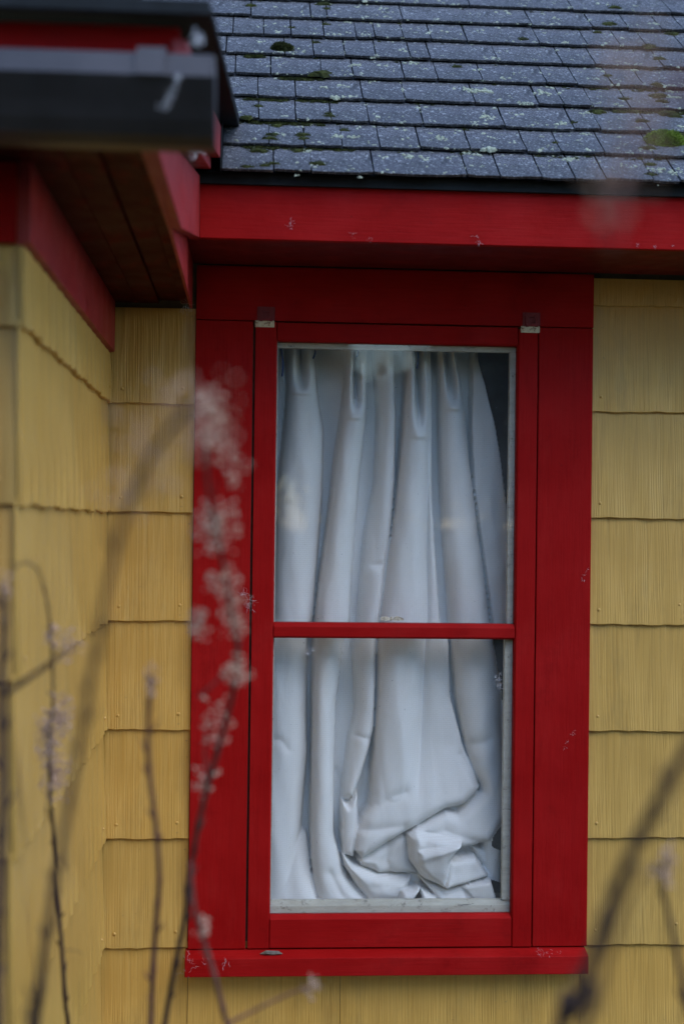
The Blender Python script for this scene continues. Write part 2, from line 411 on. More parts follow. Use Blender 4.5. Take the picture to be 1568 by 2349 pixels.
# edge course of the wing roof: separate lapped shingles along the rake and the eave
for i in range(12):
    y0 = -1.592+i*.127; y1 = y0+.15
    if y1 > -.02: break
    prism('edge_shingle', [(y0, rk(2.489, y0)+.006), (y0+.001, rk(2.489, y0)), (y1, rk(2.487, y1)), (y1, rk(2.489, y1))], 'x', -.60, -.028+random.uniform(-.004, .004), M_roof, wr, .0006, SK)
prism('drip_edge', [(-1.583, 2.2500), (-1.5765, 2.2500), (-1.5765, 2.268), (-1.583, 2.268)], 'x', -2.2, -.056, M_flash, house, .0005)
box('front_fascia', -2.2, -.098, -1.535, -1.516, 2.115, 2.2485, M_redx, house)
# ogee gutter
gp = [(-1.537, 2.192), (-1.537, 2.094), (-1.568, 2.094), (-1.588, 2.102), (-1.603, 2.117), (-1.616, 2.135), (-1.628, 2.150), (-1.638, 2.163), (-1.626, 2.193), (-1.620, 2.196)]
def gutter_shell():
    bm = bmesh.new(); c = Vector((-1.12, -1.59, 2.14)); rows = []
    inner = [(-1.539, 2.192), (-1.539, 2.096), (-1.567, 2.096), (-1.5865, 2.104), (-1.601, 2.119), (-1.614, 2.137), (-1.626, 2.152), (-1.635, 2.164), (-1.624, 2.191), (-1.620, 2.194)]
    for x in (-2.2, -.052):
        rows.append([bm.verts.new(Vector((x, *p))-c) for p in gp]+[bm.verts.new(Vector((x, *p))-c) for p in inner[::-1]])
    n = len(rows[0])
    for i in range(n): bm.faces.new((rows[0][i], rows[0][(i+1) % n], rows[1][(i+1) % n], rows[1][i]))
    return bm_obj('gutter', bm, M_gut, house, tuple(c))
gut = gutter_shell(); gc = gut.location
def rel(o, p): o.location = Vector(o.location)-p; o.parent = p and gut
cap = prism('end_cap', gp[:-1], 'x', -.0515, -.0485, M_gut, None, .0004); cap.location = Vector(cap.location)-gc; cap.parent = gut
for x in (-.127, -.75, -1.4):
    h = prism('hanger_strap', [(-1.52, 2.197), (-1.633, 2.197), (-1.643, 2.162), (-1.640, 2.162), (-1.630, 2.2), (-1.52, 2.2)], 'x', x-.018, x+.018, M_gut, None, .0006); h.location = Vector(h.location)-gc; h.parent = gut

gut.location.z -= .010
# ---- main eave and roof
FX1 = 2.6
box('main_fascia', -.1115, FX1, -.35, -.33, 2.211, 2.338, M_redx, house, .0015)
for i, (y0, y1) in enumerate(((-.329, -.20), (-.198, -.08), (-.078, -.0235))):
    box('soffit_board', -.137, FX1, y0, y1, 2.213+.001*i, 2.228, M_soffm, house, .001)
TH = R_(40.0); RO = np.array([0, -.384, 2.341]); SU = np.array([0, math.cos(TH), math.sin(TH)]); NU = np.array([0, -math.sin(TH), math.cos(TH)])
def rp(x, s, h): return np.array([x, 0, 0])+RO+SU*s+NU*h
def on_roof(px, py, h=.006):
    r = ray(px, py); o = RO+NU*h; t = ((o-CAM)@NU)/(r@NU); P = CAM+r*t
    return P[0], (P-o)@SU
bm = bmesh.new()
vs = [bm.verts.new(rp(x, s, h)) for x in (-1.8, FX1) for s, h in ((.012, -.003), (3.2, -.003), (3.2, -.03), (.06, -.03))]
for f in ((0, 1, 2, 3), (7, 6, 5, 4), (0, 4, 5, 1), (1, 5, 6, 2), (2, 6, 7, 3), (3, 7, 4, 0)): bm.faces.new([vs[i] for i in f])
roof = bm_obj('main_roof', bm, M_deck, house)
box('drip_edge', -.130, FX1, -.363, -.3515, 2.325, 2.3495, M_flash, house, .001)
EX = .127
A1 = lambda v: 501.8+v*.36
A2 = lambda v: 1003.5+v*.36
J = [  # joints read along the butt edge of each course
    [A1(350), A1(590), A1(985), A2(185), A2(395), A2(660), A2(870), A2(1070), A2(1370), A2(1540)],
    [A1(320), A1(545), A1(785), A1(1025), A1(1280), A2(205), A2(565), A2(780), A2(1060), A2(1370)],
    [A1(255), A1(490), A1(715), A1(955), A1(1300), A2(425), A2(865), A2(1035), A2(1350)],
    [A1(250), A1(490), A1(915), A1(1185), A2(235), A2(640), A2(800), A2(985), A2(1220), A2(1450)],
    [A1(105), A1(330), A1(655), A1(855), A1(1180), A2(0), A2(285), A2(690), A2(885), A2(1110), A2(1310)],
    [A1(45), A1(420), A1(605), A1(805), A1(1000), A1(1220), A1(1345), A2(380), A2(790), A2(1000), A2(1430)],
    [A1(90), A1(285), A1(460), A1(670), A1(875), A1(995), A1(1175), A1(1350), A2(185), A2(645), A2(950), A2(1160), A2(1330), A2(1560)],
    [A1(205), A1(585), A1(690), A1(1170), A2(595), A2(980), A2(1210), A2(1420), A2(1560)]]
def course_y(k, px):   # pixel row of the butt edge of course k near column px
    lo, hi = -3000, 900
    for _ in range(40):
        m = (lo+hi)/2
        if on_roof(px, m)[1] > k*EX: lo = m
        else: hi = m
    return (lo+hi)/2
JX = []
for k in range(13):
    left = -.066 if k < 2 else -.30
    if k < len(J): xsj = [on_roof(p, course_y(k, p))[0] for p in J[k]]
    else:
        xsj = []; x = random.uniform(-.2, -.05)
        while x < 1.2: xsj.append(x); x += random.uniform(.09, .3)
    x = xsj[-1]+random.uniform(.1, .25)
    while x < 1.9: xsj.append(x); x += random.uniform(.09, .26)
    xsj = [left]+[x for x in xsj if x > left+.03]+[1.95]; JX.append(xsj)
    for i in range(len(xsj)-1):
        a, b = xsj[i]+.0016, xsj[i+1]-.0016
        n = max(3, int((b-a)/.03)); V = []; F = []; ds = random.uniform(-.0035, .0035); lift = random.uniform(0, .0025); tilt = random.uniform(-.003, .003)
        s0 = k*EX+ds; s1 = (k+1)*EX+.022
        org = rp((a+b)/2, (s0+s1)/2, 0)
        for q in range(n+1):
            t = q/n; x = a+(b-a)*t
            e = s0+tilt*(t-.5)+random.uniform(-.0012, .0012); hb = .0125+lift+random.uniform(-.0008, .0008)+.0015*(abs(t-.5)*2)**3
            xt = x+random.uniform(-.001, .001)
            for (xx, s, h) in ((x, e+.001, hb-.0068), (x, e, hb-.0008), (x, e+.0015, hb), (xt, (e+s1)/2, .0072), (xt, s1, .0015), (xt, s1, .0005)):
                V.append(rp(xx, s, h)-org)
        for q in range(n):
            for m in range(5):
                c0 = q*6+m; F.append((c0, c0+1, c0+7, c0+6))
        F.append(tuple(range(6))); F.append(tuple(n*6+m for m in range(5, -1, -1)))
        bm = bmesh.new(); vs = [bm.verts.new(v) for v in V]
        for f in F: bm.faces.new([vs[i2] for i2 in f])
        bm_obj('roof_shingle', bm, M_roof, roof, tuple(org))
# step flashing where the wing's rake lands on the main roof
prism('step_flashing', [(-.392, 2.345), (-.389, 2.342), (-.20, 2.4985), (-.20, 2.56), (-.385, 2.42)], 'x', -.0685, -.0665, M_flash, house, .0004)

# ------------------------------------------------------------------ window
YF = -.022
bm = bmesh.new()
for b in ((.020, .049, .0215, .118, .60, 2.06), (.656, .682, .0215, .118, .60, 2.06), (.0495, .6555, .0215, .118, 2.046, 2.07), ): add_box(bm, *b)
add_box(bm, .0495, .6555, .03, .20, .640, .668)
win = bm_obj('window', bm, M_cream, house)
box('head_casing', -.129, .824, YF, -.001, 2.0835, 2.212, M_redx, win, .002)
box('side_casing', -.129, .0065, YF, -.001, .5955, 2.0815, M_redz, win, .002)
box('side_casing', .6915, .8235, YF, -.001, .5965, 2.0815, M_redz, win, .002)
prism('sill', [(-.001, .5945), (-.026, .5930), (-.060, .5840), (-.062, .5420), (-.001, .5390)], 'x', -.134, .819, M_redx, win, .002)
# sash: two stiles, three rails with chamfered glazing edges
prism('stile', [(.0115, YF-.001), (.0600, YF-.001), (.0635, YF+.004), (.0635, .020), (.0115, .020)], 'z', .5965, 2.0805, M_redz, win, .0012)
prism('stile', [(.6885, YF-.001), (.6885, .020), (.6400, .020), (.6400, YF+.004), (.6435, YF-.001)], 'z', .5965, 2.0765, M_redz, win, .0012)
prism('top_rail', [(YF-.0006, 2.0795), (YF-.0006, 2.0385), (YF+.004, 2.0355), (.02, 2.0355), (.02, 2.0795)], 'x', .0637, .6398, M_redx, win, .0010)
prism('meeting_rail', [(YF-.0006, 1.3575), (YF+.008, 1.3670), (.02, 1.3670), (.02, 1.3305), (YF+.005, 1.3305), (YF-.0006, 1.3350)], 'x', .0637, .6398, M_redx, win, .0010)
prism('bottom_rail', [(YF-.0006, .5975), (YF-.0006, .6640), (YF+.012, .6735), (.02, .6735), (.02, .5975)], 'x', .0637, .6398, M_redx, win, .0010)
YG = -.006
box('pane', .058, .6455, YG, YG+.003, 1.3675, 2.041, M_glass, win, 0)
box('pane', .058, .6455, YG, YG+.003, .674, 1.3298, M_glass, win, 0)
# cream glazing strips behind the glass
box('glazing_strip', .0637, .6398, .0005, .019, 2.0225, 2.035, M_cream, win, .001)
box('glazing_strip', .0637, .0665, -.001, .0195, 1.3675, 2.022, M_cream, win, .0005)
box('glazing_strip', .6255, .6398, -.001, .0195, 1.3675, 2.022, M_cream, win, .001)
box('glazing_strip', .0637, .0665, -.001, .0195, .703, 1.3295, M_cream, win, .0005)
box('glazing_strip', .6205, .6398, -.001, .0195, .703, 1.3295, M_cream, win, .001)
prism('glazing_strip', [(-.001, .674), (-.001, .690), (.004, .701), (.019, .7025), (.019, .674)], 'x', .0637, .6398, M_cream, win, .001)
# hangers at the top of the sash
for (px, py) in ((607, 743), (1215, 756)):
    P = aty(px, py, YF-.002); x, z = P[0], P[2]
    bm = bmesh.new(); add_box(bm, -.023, .023, -.003, 0, -.008, .008)
    bmesh.ops.bevel(bm, geom=list(bm.edges), offset=.0008, segments=1, affect='EDGES')
    for sx in (-.014, .013):
        m = Matrix.Translation((sx, -.0034, 0)) @ Matrix.Rotation(math.pi/2, 4, 'X')
        bmesh.ops.create_cone(bm, cap_ends=True, segments=10, radius1=.0052, radius2=.0042, depth=.0022, matrix=m)
    bm_obj('hanger_plate', bm, M_rust, win, (x, YF-.0012, z))
    bm = bmesh.new()
    for sx in (-.014, .009): add_box(bm, sx, sx+.007, -.006, 0, .006, .036)
    add_box(bm, -.0068, .0088, -.0045, 0, .030, .038)
    add_box(bm, -.02, .022, -.0015, 0, .009, .041)
    add_box(bm, -.011, .013, -.009, -.0061, .007, .014)
    bm_obj('hanger_hook', bm, M_hang, win, (x+.002, YF-.0005, z))
# dim room behind the curtain
bm = bmesh.new()
X0, X1, Y0, Y1, Z0, Z1 = -.45, 1.6, .125, 2.4, .25, 2.27
for b in ((X0, X1, Y1, Y1+.05, Z0, Z1), (X0-.05, X0, Y0, Y1, Z0, Z1), (X1, X1+.05, Y0, Y1, Z0, Z1), (X0, X1, Y0, Y1, Z0-.05, Z0), (X0, X1, Y0, Y1, Z1, Z1+.05)):
    add_box(bm, *b)
bm_obj('room_wall', bm, M_room, house)

# ------------------------------------------------------------------ curtain
STEP = 2.0
gx = np.arange(596, 1212, STEP); gy = np.arange(752, 2092, STEP)
X, Y = np.meshgrid(gx, gy)
def Up(pts): return np.array([(620.9+.368*a, 771.5+.368*b) for a, b in pts])
def Lo(pts): return np.array([(608.4+.368*a, 1448.8+.368*b) for a, b in pts])
def curve(*parts):
    p = np.concatenate(parts); p = p[np.argsort(p[:, 1])]
    x = np.interp(gy, p[:, 1], p[:, 0])
    k = np.ones(9)/9; x = np.convolve(np.pad(x, 4, 'edge'), k, 'valid')
    return x[:, None]
def sstep(a, b, v):
    t = np.clip((v-a)/(b-a), 0, 1); return t*t*(3-2*t)
Hh = np.full(X.shape, -0.016)
low = lambda y: 1448.8+.368*y
def pleat(xl, xr, base, amp, p=2.2, skew=1.0, y0=None, y1=None):
    global Hh
    t = np.clip((X-xl)/(xr-xl), 0, 1)**skew
    h = base+amp*(1-np.abs(2*t-1)**p)**(1/p)
    ok = (X > xl) & (X < xr)
    if y1 is not None: h = base+(h-base)*(1-sstep(y0, y1, Y)); 
    Hh = np.where(ok, np.maximum(Hh, h), Hh)
# valley sheet: gently waving
Hh += .004*np.sin(X/31.)+.003*np.sin(X/17.+Y/300.)
pleat(curve(Up([(95, 60), (100, 300), (78, 600), (50, 900), (30, 1200), (0, 1770)]), Lo([(-40, 100), (-60, 1300)])),
      curve(Up([(275, 60), (285, 300), (330, 600), (320, 1000), (290, 1400), (265, 1750)]), Lo([(262, 60), (255, 500), (262, 760), (240, 1000), (215, 1300)])), 0, .040, 2.0)
P4l = curve(Up([(1030, 60), (1040, 150), (1045, 500), (1052, 800), (1070, 1200), (1095, 1500), (1112, 1770)]), Lo([(1150, 60), (1180, 400), (1235, 700), (1285, 850), (1330, 950), (1340, 1100)]))
P4r = curve(Up([(1150, 60), (1170, 200), (1195, 350), (1210, 500), (1235, 750), (1260, 950), (1290, 1200), (1320, 1400), (1365, 1770)]), Lo([(1425, 60), (1455, 250), (1470, 400), (1482, 700), (1490, 900)]))
pleat(P4l, P4r, -.002, .042, 2.0, .85)
pleat(curve(Up([(1262, 60), (1250, 300), (1243, 500), (1250, 700), (1262, 950), (1296, 1200), (1325, 1400), (1372, 1770)]), Lo([(1440, 60), (1460, 250)])),
      curve(Up([(1300, 60), (1305, 150), (1350, 350), (1400, 550), (1440, 800), (1478, 1100), (1500, 1300), (1530, 1770)]), Lo([(1520, 60), (1520, 900)])), .006, .010, 2.4, .6)
pleat(curve(Up([(640, 60), (665, 500), (650, 900), (590, 1200), (560, 1500), (540, 1770)]), Lo([(540, 60), (555, 300), (560, 500), (520, 650), (500, 800), (480, 950), (472, 1060)])),
      curve(Up([(768, 60), (777, 500), (773, 900), (757, 1100), (733, 1330), (704, 1550), (676, 1770)]), Lo([(691, 50), (686, 300), (673, 600), (648, 720), (592, 900), (542, 1020), (510, 1065)])),
      .002, .030, 2.2, 1.5, low(990), low(1075))
P2l = curve(Up([(452, 60), (465, 250), (440, 480), (400, 750), (360, 1100), (300, 1500), (270, 1770)]), Lo([(296, 40), (287, 600), (281, 1000), (280, 1400), (300, 1600), (325, 1660)]))
P2r = curve(Up([(602, 60), (594, 300), (592, 480), (568, 700), (545, 900), (522, 1200), (500, 1500), (488, 1770)]), Lo([(480, 60), (460, 250), (440, 420), (425, 800), (425, 1250), (500, 1500), (640, 1650)]))
pleat(P2l, P2r, .004, .046, 2.2, .85)
P3l = curve(Up([(836, 60), (840, 200), (810, 600), (790, 850), (765, 1100), (735, 1300), (700, 1550), (674, 1770)]), Lo([(694, 50), (690, 400), (674, 650), (662, 800), (656, 1000), (640, 1080), (592, 1150), (562, 1230)]))
P3r = curve(Up([(975, 60), (990, 450), (982, 700), (972, 1000), (970, 1300), (974, 1770)]), Lo([(995, 50), (985, 250), (975, 500), (960, 800), (940, 1000), (900, 1240)]))
pleat(P3l, P3r, .004, .048, 2.2, .9, low(1000), low(1350))
pleat(curve(Up([(960, 1000), (962, 1770)]), Lo([(970, 50), (950, 300), (900, 900), (880, 1100)])),
      curve(Up([(1000, 1000), (1050, 1770)]), Lo([(1140, 50), (1150, 400), (1230, 700), (1320, 930), (1330, 960)])), .008, .022, 2.0, 1.0, low(900), low(1150))
# cloth has closed up at the foot of the window: overlapping rolled folds, later ones lie in front
def seg_dist(P):
    d = np.full(X.shape, 1e9); ins = np.zeros(X.shape, bool); n = len(P)
    for i in range(n):
        x1, y1 = P[i]; x2, y2 = P[(i+1) % n]; dx, dy = x2-x1, y2-y1
        t = np.clip(((X-x1)*dx+(Y-y1)*dy)/(dx*dx+dy*dy+1e-9), 0, 1)
        d = np.minimum(d, np.hypot(X-x1-t*dx, Y-y1-t*dy))
        c = ((y1 > Y) != (y2 > Y)) & (X < (x2-x1)*(Y-y1)/(y2-y1+1e-12)+x1); ins ^= c
    return d, ins
def fold(pts, base, roll=.02, rad=16, gxs=0, gys=0, fade=None):
    global Hh
    P = Lo(pts); d, ins = seg_dist(P); c = P.mean(0)
    t = np.clip(d/rad, 0, 1); prof = np.sqrt(1-(1-t)**2)
    h = base-roll*(1-prof)+gxs*(X-c[0])*1e-4+gys*(Y-c[1])*1e-4
    if fade: h = Hh+(h-Hh)*sstep(low(fade[0]), low(fade[1]), Y)
    Hh = np.where(ins, np.maximum(Hh, h), Hh)
def carve(pts, depth, rad=8):
    global Hh
    d, ins = seg_dist(Lo(pts)); Hh = np.where(ins, Hh+(depth-Hh)*np.clip(d/rad, 0, 1), Hh)
fold([(-30, 1330), (120, 1240), (210, 1200), (262, 1260), (284, 1470), (322, 1640), (350, 1760), (-30, 1760)], .034, .026, 42, 1.2, 2)
carve([(665, 660), (657, 1000), (600, 1130), (568, 1215), (566, 1040), (600, 920), (640, 780)], -.018, 9)
fold([(655, 880), (655, 1000), (640, 1070), (600, 1130), (560, 1225), (548, 1340), (590, 1388), (840, 1240), (1110, 1085), (1225, 1060), (1328, 962), (1300, 860), (1220, 700), (900, 640), (660, 640)], .050, .030, 26, 0, .8, (640, 1080))
fold([(470, 1040), (512, 1066), (570, 985), (574, 1200), (546, 1395), (478, 1368), (466, 1240)], .040, .022, 14)
fold([(562, 1400), (600, 1372), (840, 1243), (885, 1250), (895, 1400), (945, 1502), (700, 1487), (590, 1440)], .034, .022, 22, -1, 0)
fold([(1110, 1092), (1180, 1116), (1330, 988), (1480, 790), (1500, 1000), (1478, 1150), (1382, 1288), (1200, 1326), (1000, 1262), (870, 1235), (930, 1190)], .046, .026, 26, 0, 1.5)
fold([(1262, 1318), (1390, 1345), (1480, 1340), (1480, 1600), (1455, 1588), (1370, 1492)], .030, .014, 14, 0, 0)
fold([(466, 1350), (540, 1420), (700, 1492), (905, 1512), (880, 1585), (815, 1672), (640, 1672), (560, 1570), (485, 1450)], .050, .034, 30, 0, -1.5)
fold([(868, 1235), (918, 1212), (1040, 1235), (1198, 1270), (1130, 1392), (1094, 1558), (960, 1502), (890, 1402)], .066, .026, 16, 1.6, -.6)
fold([(925, 1320), (1192, 1272), (1118, 1392), (1094, 1558), (1000, 1500), (930, 1420)], .074, .016, 14, 1.5, -2.0)
fold([(1116, 1388), (1285, 1368), (1374, 1492), (1230, 1530), (1092, 1558)], .062, .018, 12, -2, 1.0)
fold([(950, 1512), (1092, 1562), (1374, 1500), (1408, 1612), (1300, 1692), (1095, 1720), (1060, 1640)], .058, .020, 12, 0, 2.0)
fold([(1180, 1545), (1374, 1500), (1408, 1612), (1300, 1692), (1270, 1640)], .066, .014, 10, 2, 0)
fold([(835, 1582), (955, 1548), (905, 1635), (915, 1700), (805, 1672)], .066, .022, 12, 2, 0)
fold([(948, 1560), (1045, 1612), (1015, 1700), (930, 1700)], .066, .024, 11, 0, 0)
fold([(1030, 1600), (1065, 1640), (1040, 1700), (1008, 1700)], .060, .02, 8, 0, 0)
fold([(318, 1640), (450, 1668), (700, 1672), (870, 1680), (912, 1700), (880, 1760), (330, 1760)], .066, .020, 9, 0, 0)
# creases
def crease(pts, amp, wd, L=True):
    global Hh
    P = (Lo if L else Up)(pts); d = np.full(X.shape, 1e9)
    for (x1, y1), (x2, y2) in zip(P[:-1], P[1:]):
        dx, dy = x2-x1, y2-y1; t = np.clip(((X-x1)*dx+(Y-y1)*dy)/(dx*dx+dy*dy+1e-9), 0, 1)
        d = np.minimum(d, np.hypot(X-x1-t*dx, Y-y1-t*dy))
    Hh = Hh+.5*amp*np.exp(-(d/wd)**1.6)
crease([(560, 640), (645, 662)], -.006, 7)
crease([(440, 880), (470, 960), (505, 1060)], -.010, 9); crease([(50, 660), (90, 655), (140, 720)], -.005, 10)
crease([(690, 1060), (780, 1000), (860, 980)], -.008, 12); crease([(1240, 700), (1300, 690), (1380, 660)], -.010, 14)
crease([(1210, 760), (1290, 900), (1325, 960)], -.012, 10); crease([(575, 1210), (700, 1200), (840, 1180)], -.008, 10)
crease([(480, 1440), (560, 1560), (650, 1660)], -.010, 9); crease([(400, 1480), (460, 1600), (520, 1670)], -.012, 12)
crease([(760, 1300), (745, 1400), (770, 1470)], -.010, 9); crease([(660, 1560), (760, 1560), (860, 1530)], -.008, 12)
crease([(600, 1410), (680, 1420), (705, 1480)], .007, 8); crease([(980, 1240), (1100, 1215), (1200, 1250), (1330, 1290)], -.010, 11)
crease([(920, 1220), (935, 1290), (890, 1370)], .010, 9); crease([(1130, 1400), (1105, 1470), (1095, 1550)], .010, 6)
crease([(950, 1370), (1060, 1330), (1185, 1275)], .008, 7); crease([(1160, 1330), (1270, 1350)], -.016, 7)
crease([(1000, 1560), (1100, 1600), (1200, 1570), (1240, 1650)], -.008, 8); crease([(640, 1428), (690, 1418)], -.005, 7, False)
crease([(600, 1050), (640, 1250), (650, 1410)], -.010, 16, False); crease([(40, 1040), (110, 1050)], -.003, 10, False)
# crumpled facets where the cloth is bunched
cp = Lo(np.stack([rng.uniform(560, 1480, 70), rng.uniform(1120, 1720, 70)], 1)); cd1 = np.full(X.shape, 1e9)
for (cxx, cyy) in cp: cd1 = np.minimum(cd1, np.hypot(X-cxx, (Y-cyy)*1.25+.35*(X-cxx)))
mask = sstep(low(1150), low(1290), Y)*sstep(608.4+.368*480, 608.4+.368*760, X)
Hh += mask*(.0016*np.minimum(cd1/22., 1.6)-.001)
cp = Lo(np.stack([rng.uniform(-50, 1500, 60), rng.uniform(-1700, 1200, 60)], 1)); cd1 = np.full(X.shape, 1e9)
for (cxx, cyy) in cp: cd1 = np.minimum(cd1, np.hypot((X-cxx)*1.6, (Y-cyy)*.45))
Hh += .0022*np.minimum(cd1/40., 1.5)
# pinch-pleat hollows at the heading
for cx0, cx1, wd, yb, dp in ((192, 190, 30, 380, .050), (533, 522, 22, 540, .055), (908, 915, 24, 660, .055), (1095, 1130, 26, 480, .050)):
    cy = (gy-771.5)/.368; f = np.clip((yb-cy)/(yb-60), 0, 1)
    cxl = 620.9+.368*(cx0+(cx1-cx0)*(1-f)); w_ = .368*wd*(1.15-.35*f)
    prof = np.exp(-((X-cxl[:, None])/w_[:, None])**2); fade = sstep(0, .55, f)[:, None]
    rim = np.exp(-(((X-cxl[:, None])/(w_[:, None]*2.0))**2))*(sstep(0, .05, f)*(1-sstep(.05, .3, f)))[:, None]
    Hh = Hh-dp*prof*fade+.006*rim
ub = (gy-771.5)/.368
Hh -= (.018*(1-sstep(60, 330, ub)))[:, None]*(1-.3*np.sin(X/20.))
Hh += .0010*np.sin(X/9.+Y/41.)*np.sin(Y/23.-X/37.)
# soften by one cell, keep holes open
def blur(a):
    k = np.array([1, 2, 1])/4.
    a = np.apply_along_axis(lambda r: np.convolve(np.pad(r, 1, 'edge'), k, 'valid'), 0, a)
    return np.apply_along_axis(lambda r: np.convolve(np.pad(r, 1, 'edge'), k, 'valid'), 1, a)
Hh = blur(Hh)
valid = np.ones(X.shape, bool)
rt = np.concatenate([Up([(1302, 60), (1307, 150), (1352, 350), (1402, 550), (1442, 800), (1480, 1100), (1500, 1300), (1510, 1770)]), Lo([(1425, 30), (1432, 60), (1456, 250), (1472, 420), (1482, 700), (1500, 900), (1600, 950)])])
valid &= X < np.interp(gy, rt[:, 1], rt[:, 0])[:, None]
for hp in ([(897, 1625), (947, 1598), (926, 1720), (912, 1720)], [(1378, 1515), (1600, 1600), (1600, 1760), (1290, 1760), (1308, 1692), (1406, 1612)],
           [(1402, 1250), (1480, 1160), (1600, 1160), (1600, 1342), (1440, 1336), (1390, 1310)], [(180, 1702), (230, 1688), (275, 1704), (250, 1730), (200, 1730)]):
    valid &= ~seg_dist(Lo(hp))[1]
YC = .112
r0 = FW[None, None]+RT[None, None]*((X-W/2)/FPX)[..., None]-UP[None, None]*((Y-H/2)/FPX)[..., None]
P = CAM+r0*((YC-CAM[1])/r0[..., 1])[..., None]
P[..., 1] -= Hh*1.35-.012
cen = np.array([.35, .1, .69])
idx = -np.ones(X.shape, int); idx[valid] = np.arange(valid.sum())
q = np.stack([idx[:-1, :-1], idx[1:, :-1], idx[1:, 1:], idx[:-1, 1:]], -1).reshape(-1, 4); q = q[(q >= 0).all(1)]
me = bpy.data.meshes.new('curtain'); v = (P[valid]-cen)
me.vertices.add(len(v)); me.vertices.foreach_set('co', v.ravel())
me.loops.add(q.size); me.loops.foreach_set('vertex_index', q.ravel().astype(np.int32))
me.polygons.add(len(q)); me.polygons.foreach_set('loop_start', np.arange(0, q.size, 4, dtype=np.int32))
me.polygons.foreach_set('use_smooth', np.ones(len(q), bool)); me.update(calc_edges=True); me.validate()
me.materials.append(M_cloth)
curtain = bpy.data.objects.new('curtain', me); curtain.location = cen; COL.objects.link(curtain)
tag(curtain, 'white pleated curtain bunched up at the foot behind the window glass', 'curtain')
for (a, b, l) in ((60, 70, 190), (270, 262, 80), (535, 532, 70), (905, 908, 140), (1160, 1175, 30)):
    p0 = aty(620.9+.368*a, 771.5+.368*60, .07); p1 = aty(620.9+.368*b, 771.5+.368*(60+l), .068)
    bm = bmesh.new(); mid = (p0+p1)/2+np.array([.004, -.002, 0]); c = (p0+p1)/2
    add_tube(bm, smooth_path([p0-c, mid-c, p1-c], 4), .0022, 5); bm_obj('tie_thread', bm, M_blue, curtain, tuple(c-cen))

# ------------------------------------------------------------------ moss and lichen on the roof
def tuft(V, F, c, rx, ry, rz, n, ln, up=NU):
    a = Vector((1, 0, 0)); b = Vector(SU); u = Vector(up); c = Vector(c)
    for _ in range(n):
        th = random.uniform(0, 6.283); ph = math.acos(random.uniform(.05, 1)); rr = random.uniform(.75, 1.0)
        d = a*math.sin(ph)*math.cos(th)+b*math.sin(ph)*math.sin(th)+u*math.cos(ph)
        p = c+a*(math.sin(ph)*math.cos(th)*rx*rr)+b*(math.sin(ph)*math.sin(th)*ry*rr)+u*(math.cos(ph)*rz*rr)
        d = (d+Vector((random.uniform(-.6, .6), random.uniform(-.6, .6), random.uniform(-.4, .8)))).normalized()
        s = d.cross(Vector((random.uniform(-1, 1), random.uniform(-1, 1), random.uniform(-1, 1)))).normalized()*ln*.22
        k = len(V); V += [p-s, p+s, p+d*ln*random.uniform(.7, 1.3)]; F.append((k, k+1, k+2))
def mound(V, F, c, rx, ry, rz, nseg=9):
    a = np.array([1, 0, 0]); k = len(V); ph = random.uniform(0, 6)
    V.append(Vector(c+NU*rz))
    for ring in (1, 2):
        f = ring/2
        for i in range(nseg):
            t = 6.283*i/nseg; w = 1+.3*math.sin(3*t+ph)+random.uniform(-.18, .18)
            V.append(Vector(c+a*rx*f*w*math.cos(t)+SU*ry*f*w*math.sin(t)+NU*(rz*(1-f*f)*random.uniform(.8, 1.15)-.0015*(ring == 2))))
    for i in range(nseg):
        j = (i+1) % nseg; F.append((k, k+1+i, k+1+j)); F.append((k+1+i, k+1+nseg+i, k+1+nseg+j, k+1+j))
def roof_h(s):  # surface height of the course under slope position s
    f = (s % EX)/EX; return .0142-.0108*f
# moss lining the course steps, thickest at the left
V, F = [], []
spots = []
def line_moss(k, x0, x1, n, sz):
    for _ in range(n):
        x = random.uniform(x0, x1); spots.append((x, k*EX-random.uniform(.000, .012), sz*random.uniform(.5, 1.2)))
def px_moss(lst):
    for (zx, zy, sz, B) in lst:
        x, s = on_roof((A2 if B else A1)(zx), zy*.36); spots.append((x, s, sz))
for k, b in ((1, (-.02, .22)), (2, (-.04, .16)), (3, (-.02, .2)), (4, (.06, .16)), (5, (-.05, .02))): line_moss(k, *b, 46, .0075)
for k in range(1, 9): line_moss(k, -.05, 1.05, 5, .004)
line_moss(4, .8, 1.0, 14, .008); line_moss(3, .85, 1.04, 20, .010); line_moss(1, .6, .9, 10, .006)
px_moss([(240, 960, .016, 0), (280, 965, .013, 0), (500, 960, .013, 0), (340, 870, .012, 0), (330, 900, .014, 0), (530, 870, .014, 0), (540, 900, .011, 0),
         (630, 1060, .016, 0), (290, 1075, .012, 0), (180, 1085, .012, 0), (345, 1060, .012, 0), (710, 760, .014, 0), (700, 740, .010, 0), (250, 680, .010, 0), (180, 770, .012, 0), (370, 800, .012, 0),
         (615, 270, .010, 0), (200, 40, .014, 0), (670, 25, .018, 0), (690, 60, .009, 0), (90, 120, .013, 0), (95, 160, .010, 0), (465, 185, .008, 0), (680, 155, .010, 0), (1510, 425, .012, 0), (650, 490, .020, 0), (600, 495, .012, 0), (800, 830, .010, 0),
         (1120, 65, .016, 1), (1085, 170, .018, 1), (1490, 215, .016, 1), (1340, 315, .015, 1), (1410, 385, .015, 1), (1400, 620, .020, 1), (1430, 660, .014, 1), (1390, 560, .016, 1), (1190, 640, .012, 1), (1080, 490, .010, 1), (1460, 725, .022, 1), (1510, 740, .016, 1), (1020, 715, .018, 1), (1290, 780, .014, 1), (1250, 710, .014, 1), (1560, 870, .024, 1), (1340, 960, .018, 1), (1350, 1050, .012, 1), (1360, 1130, .012, 1), (540, 265, .012, 1), (1015, 205, .012, 1), (745, 920, .007, 1), (860, 795, .007, 1)])
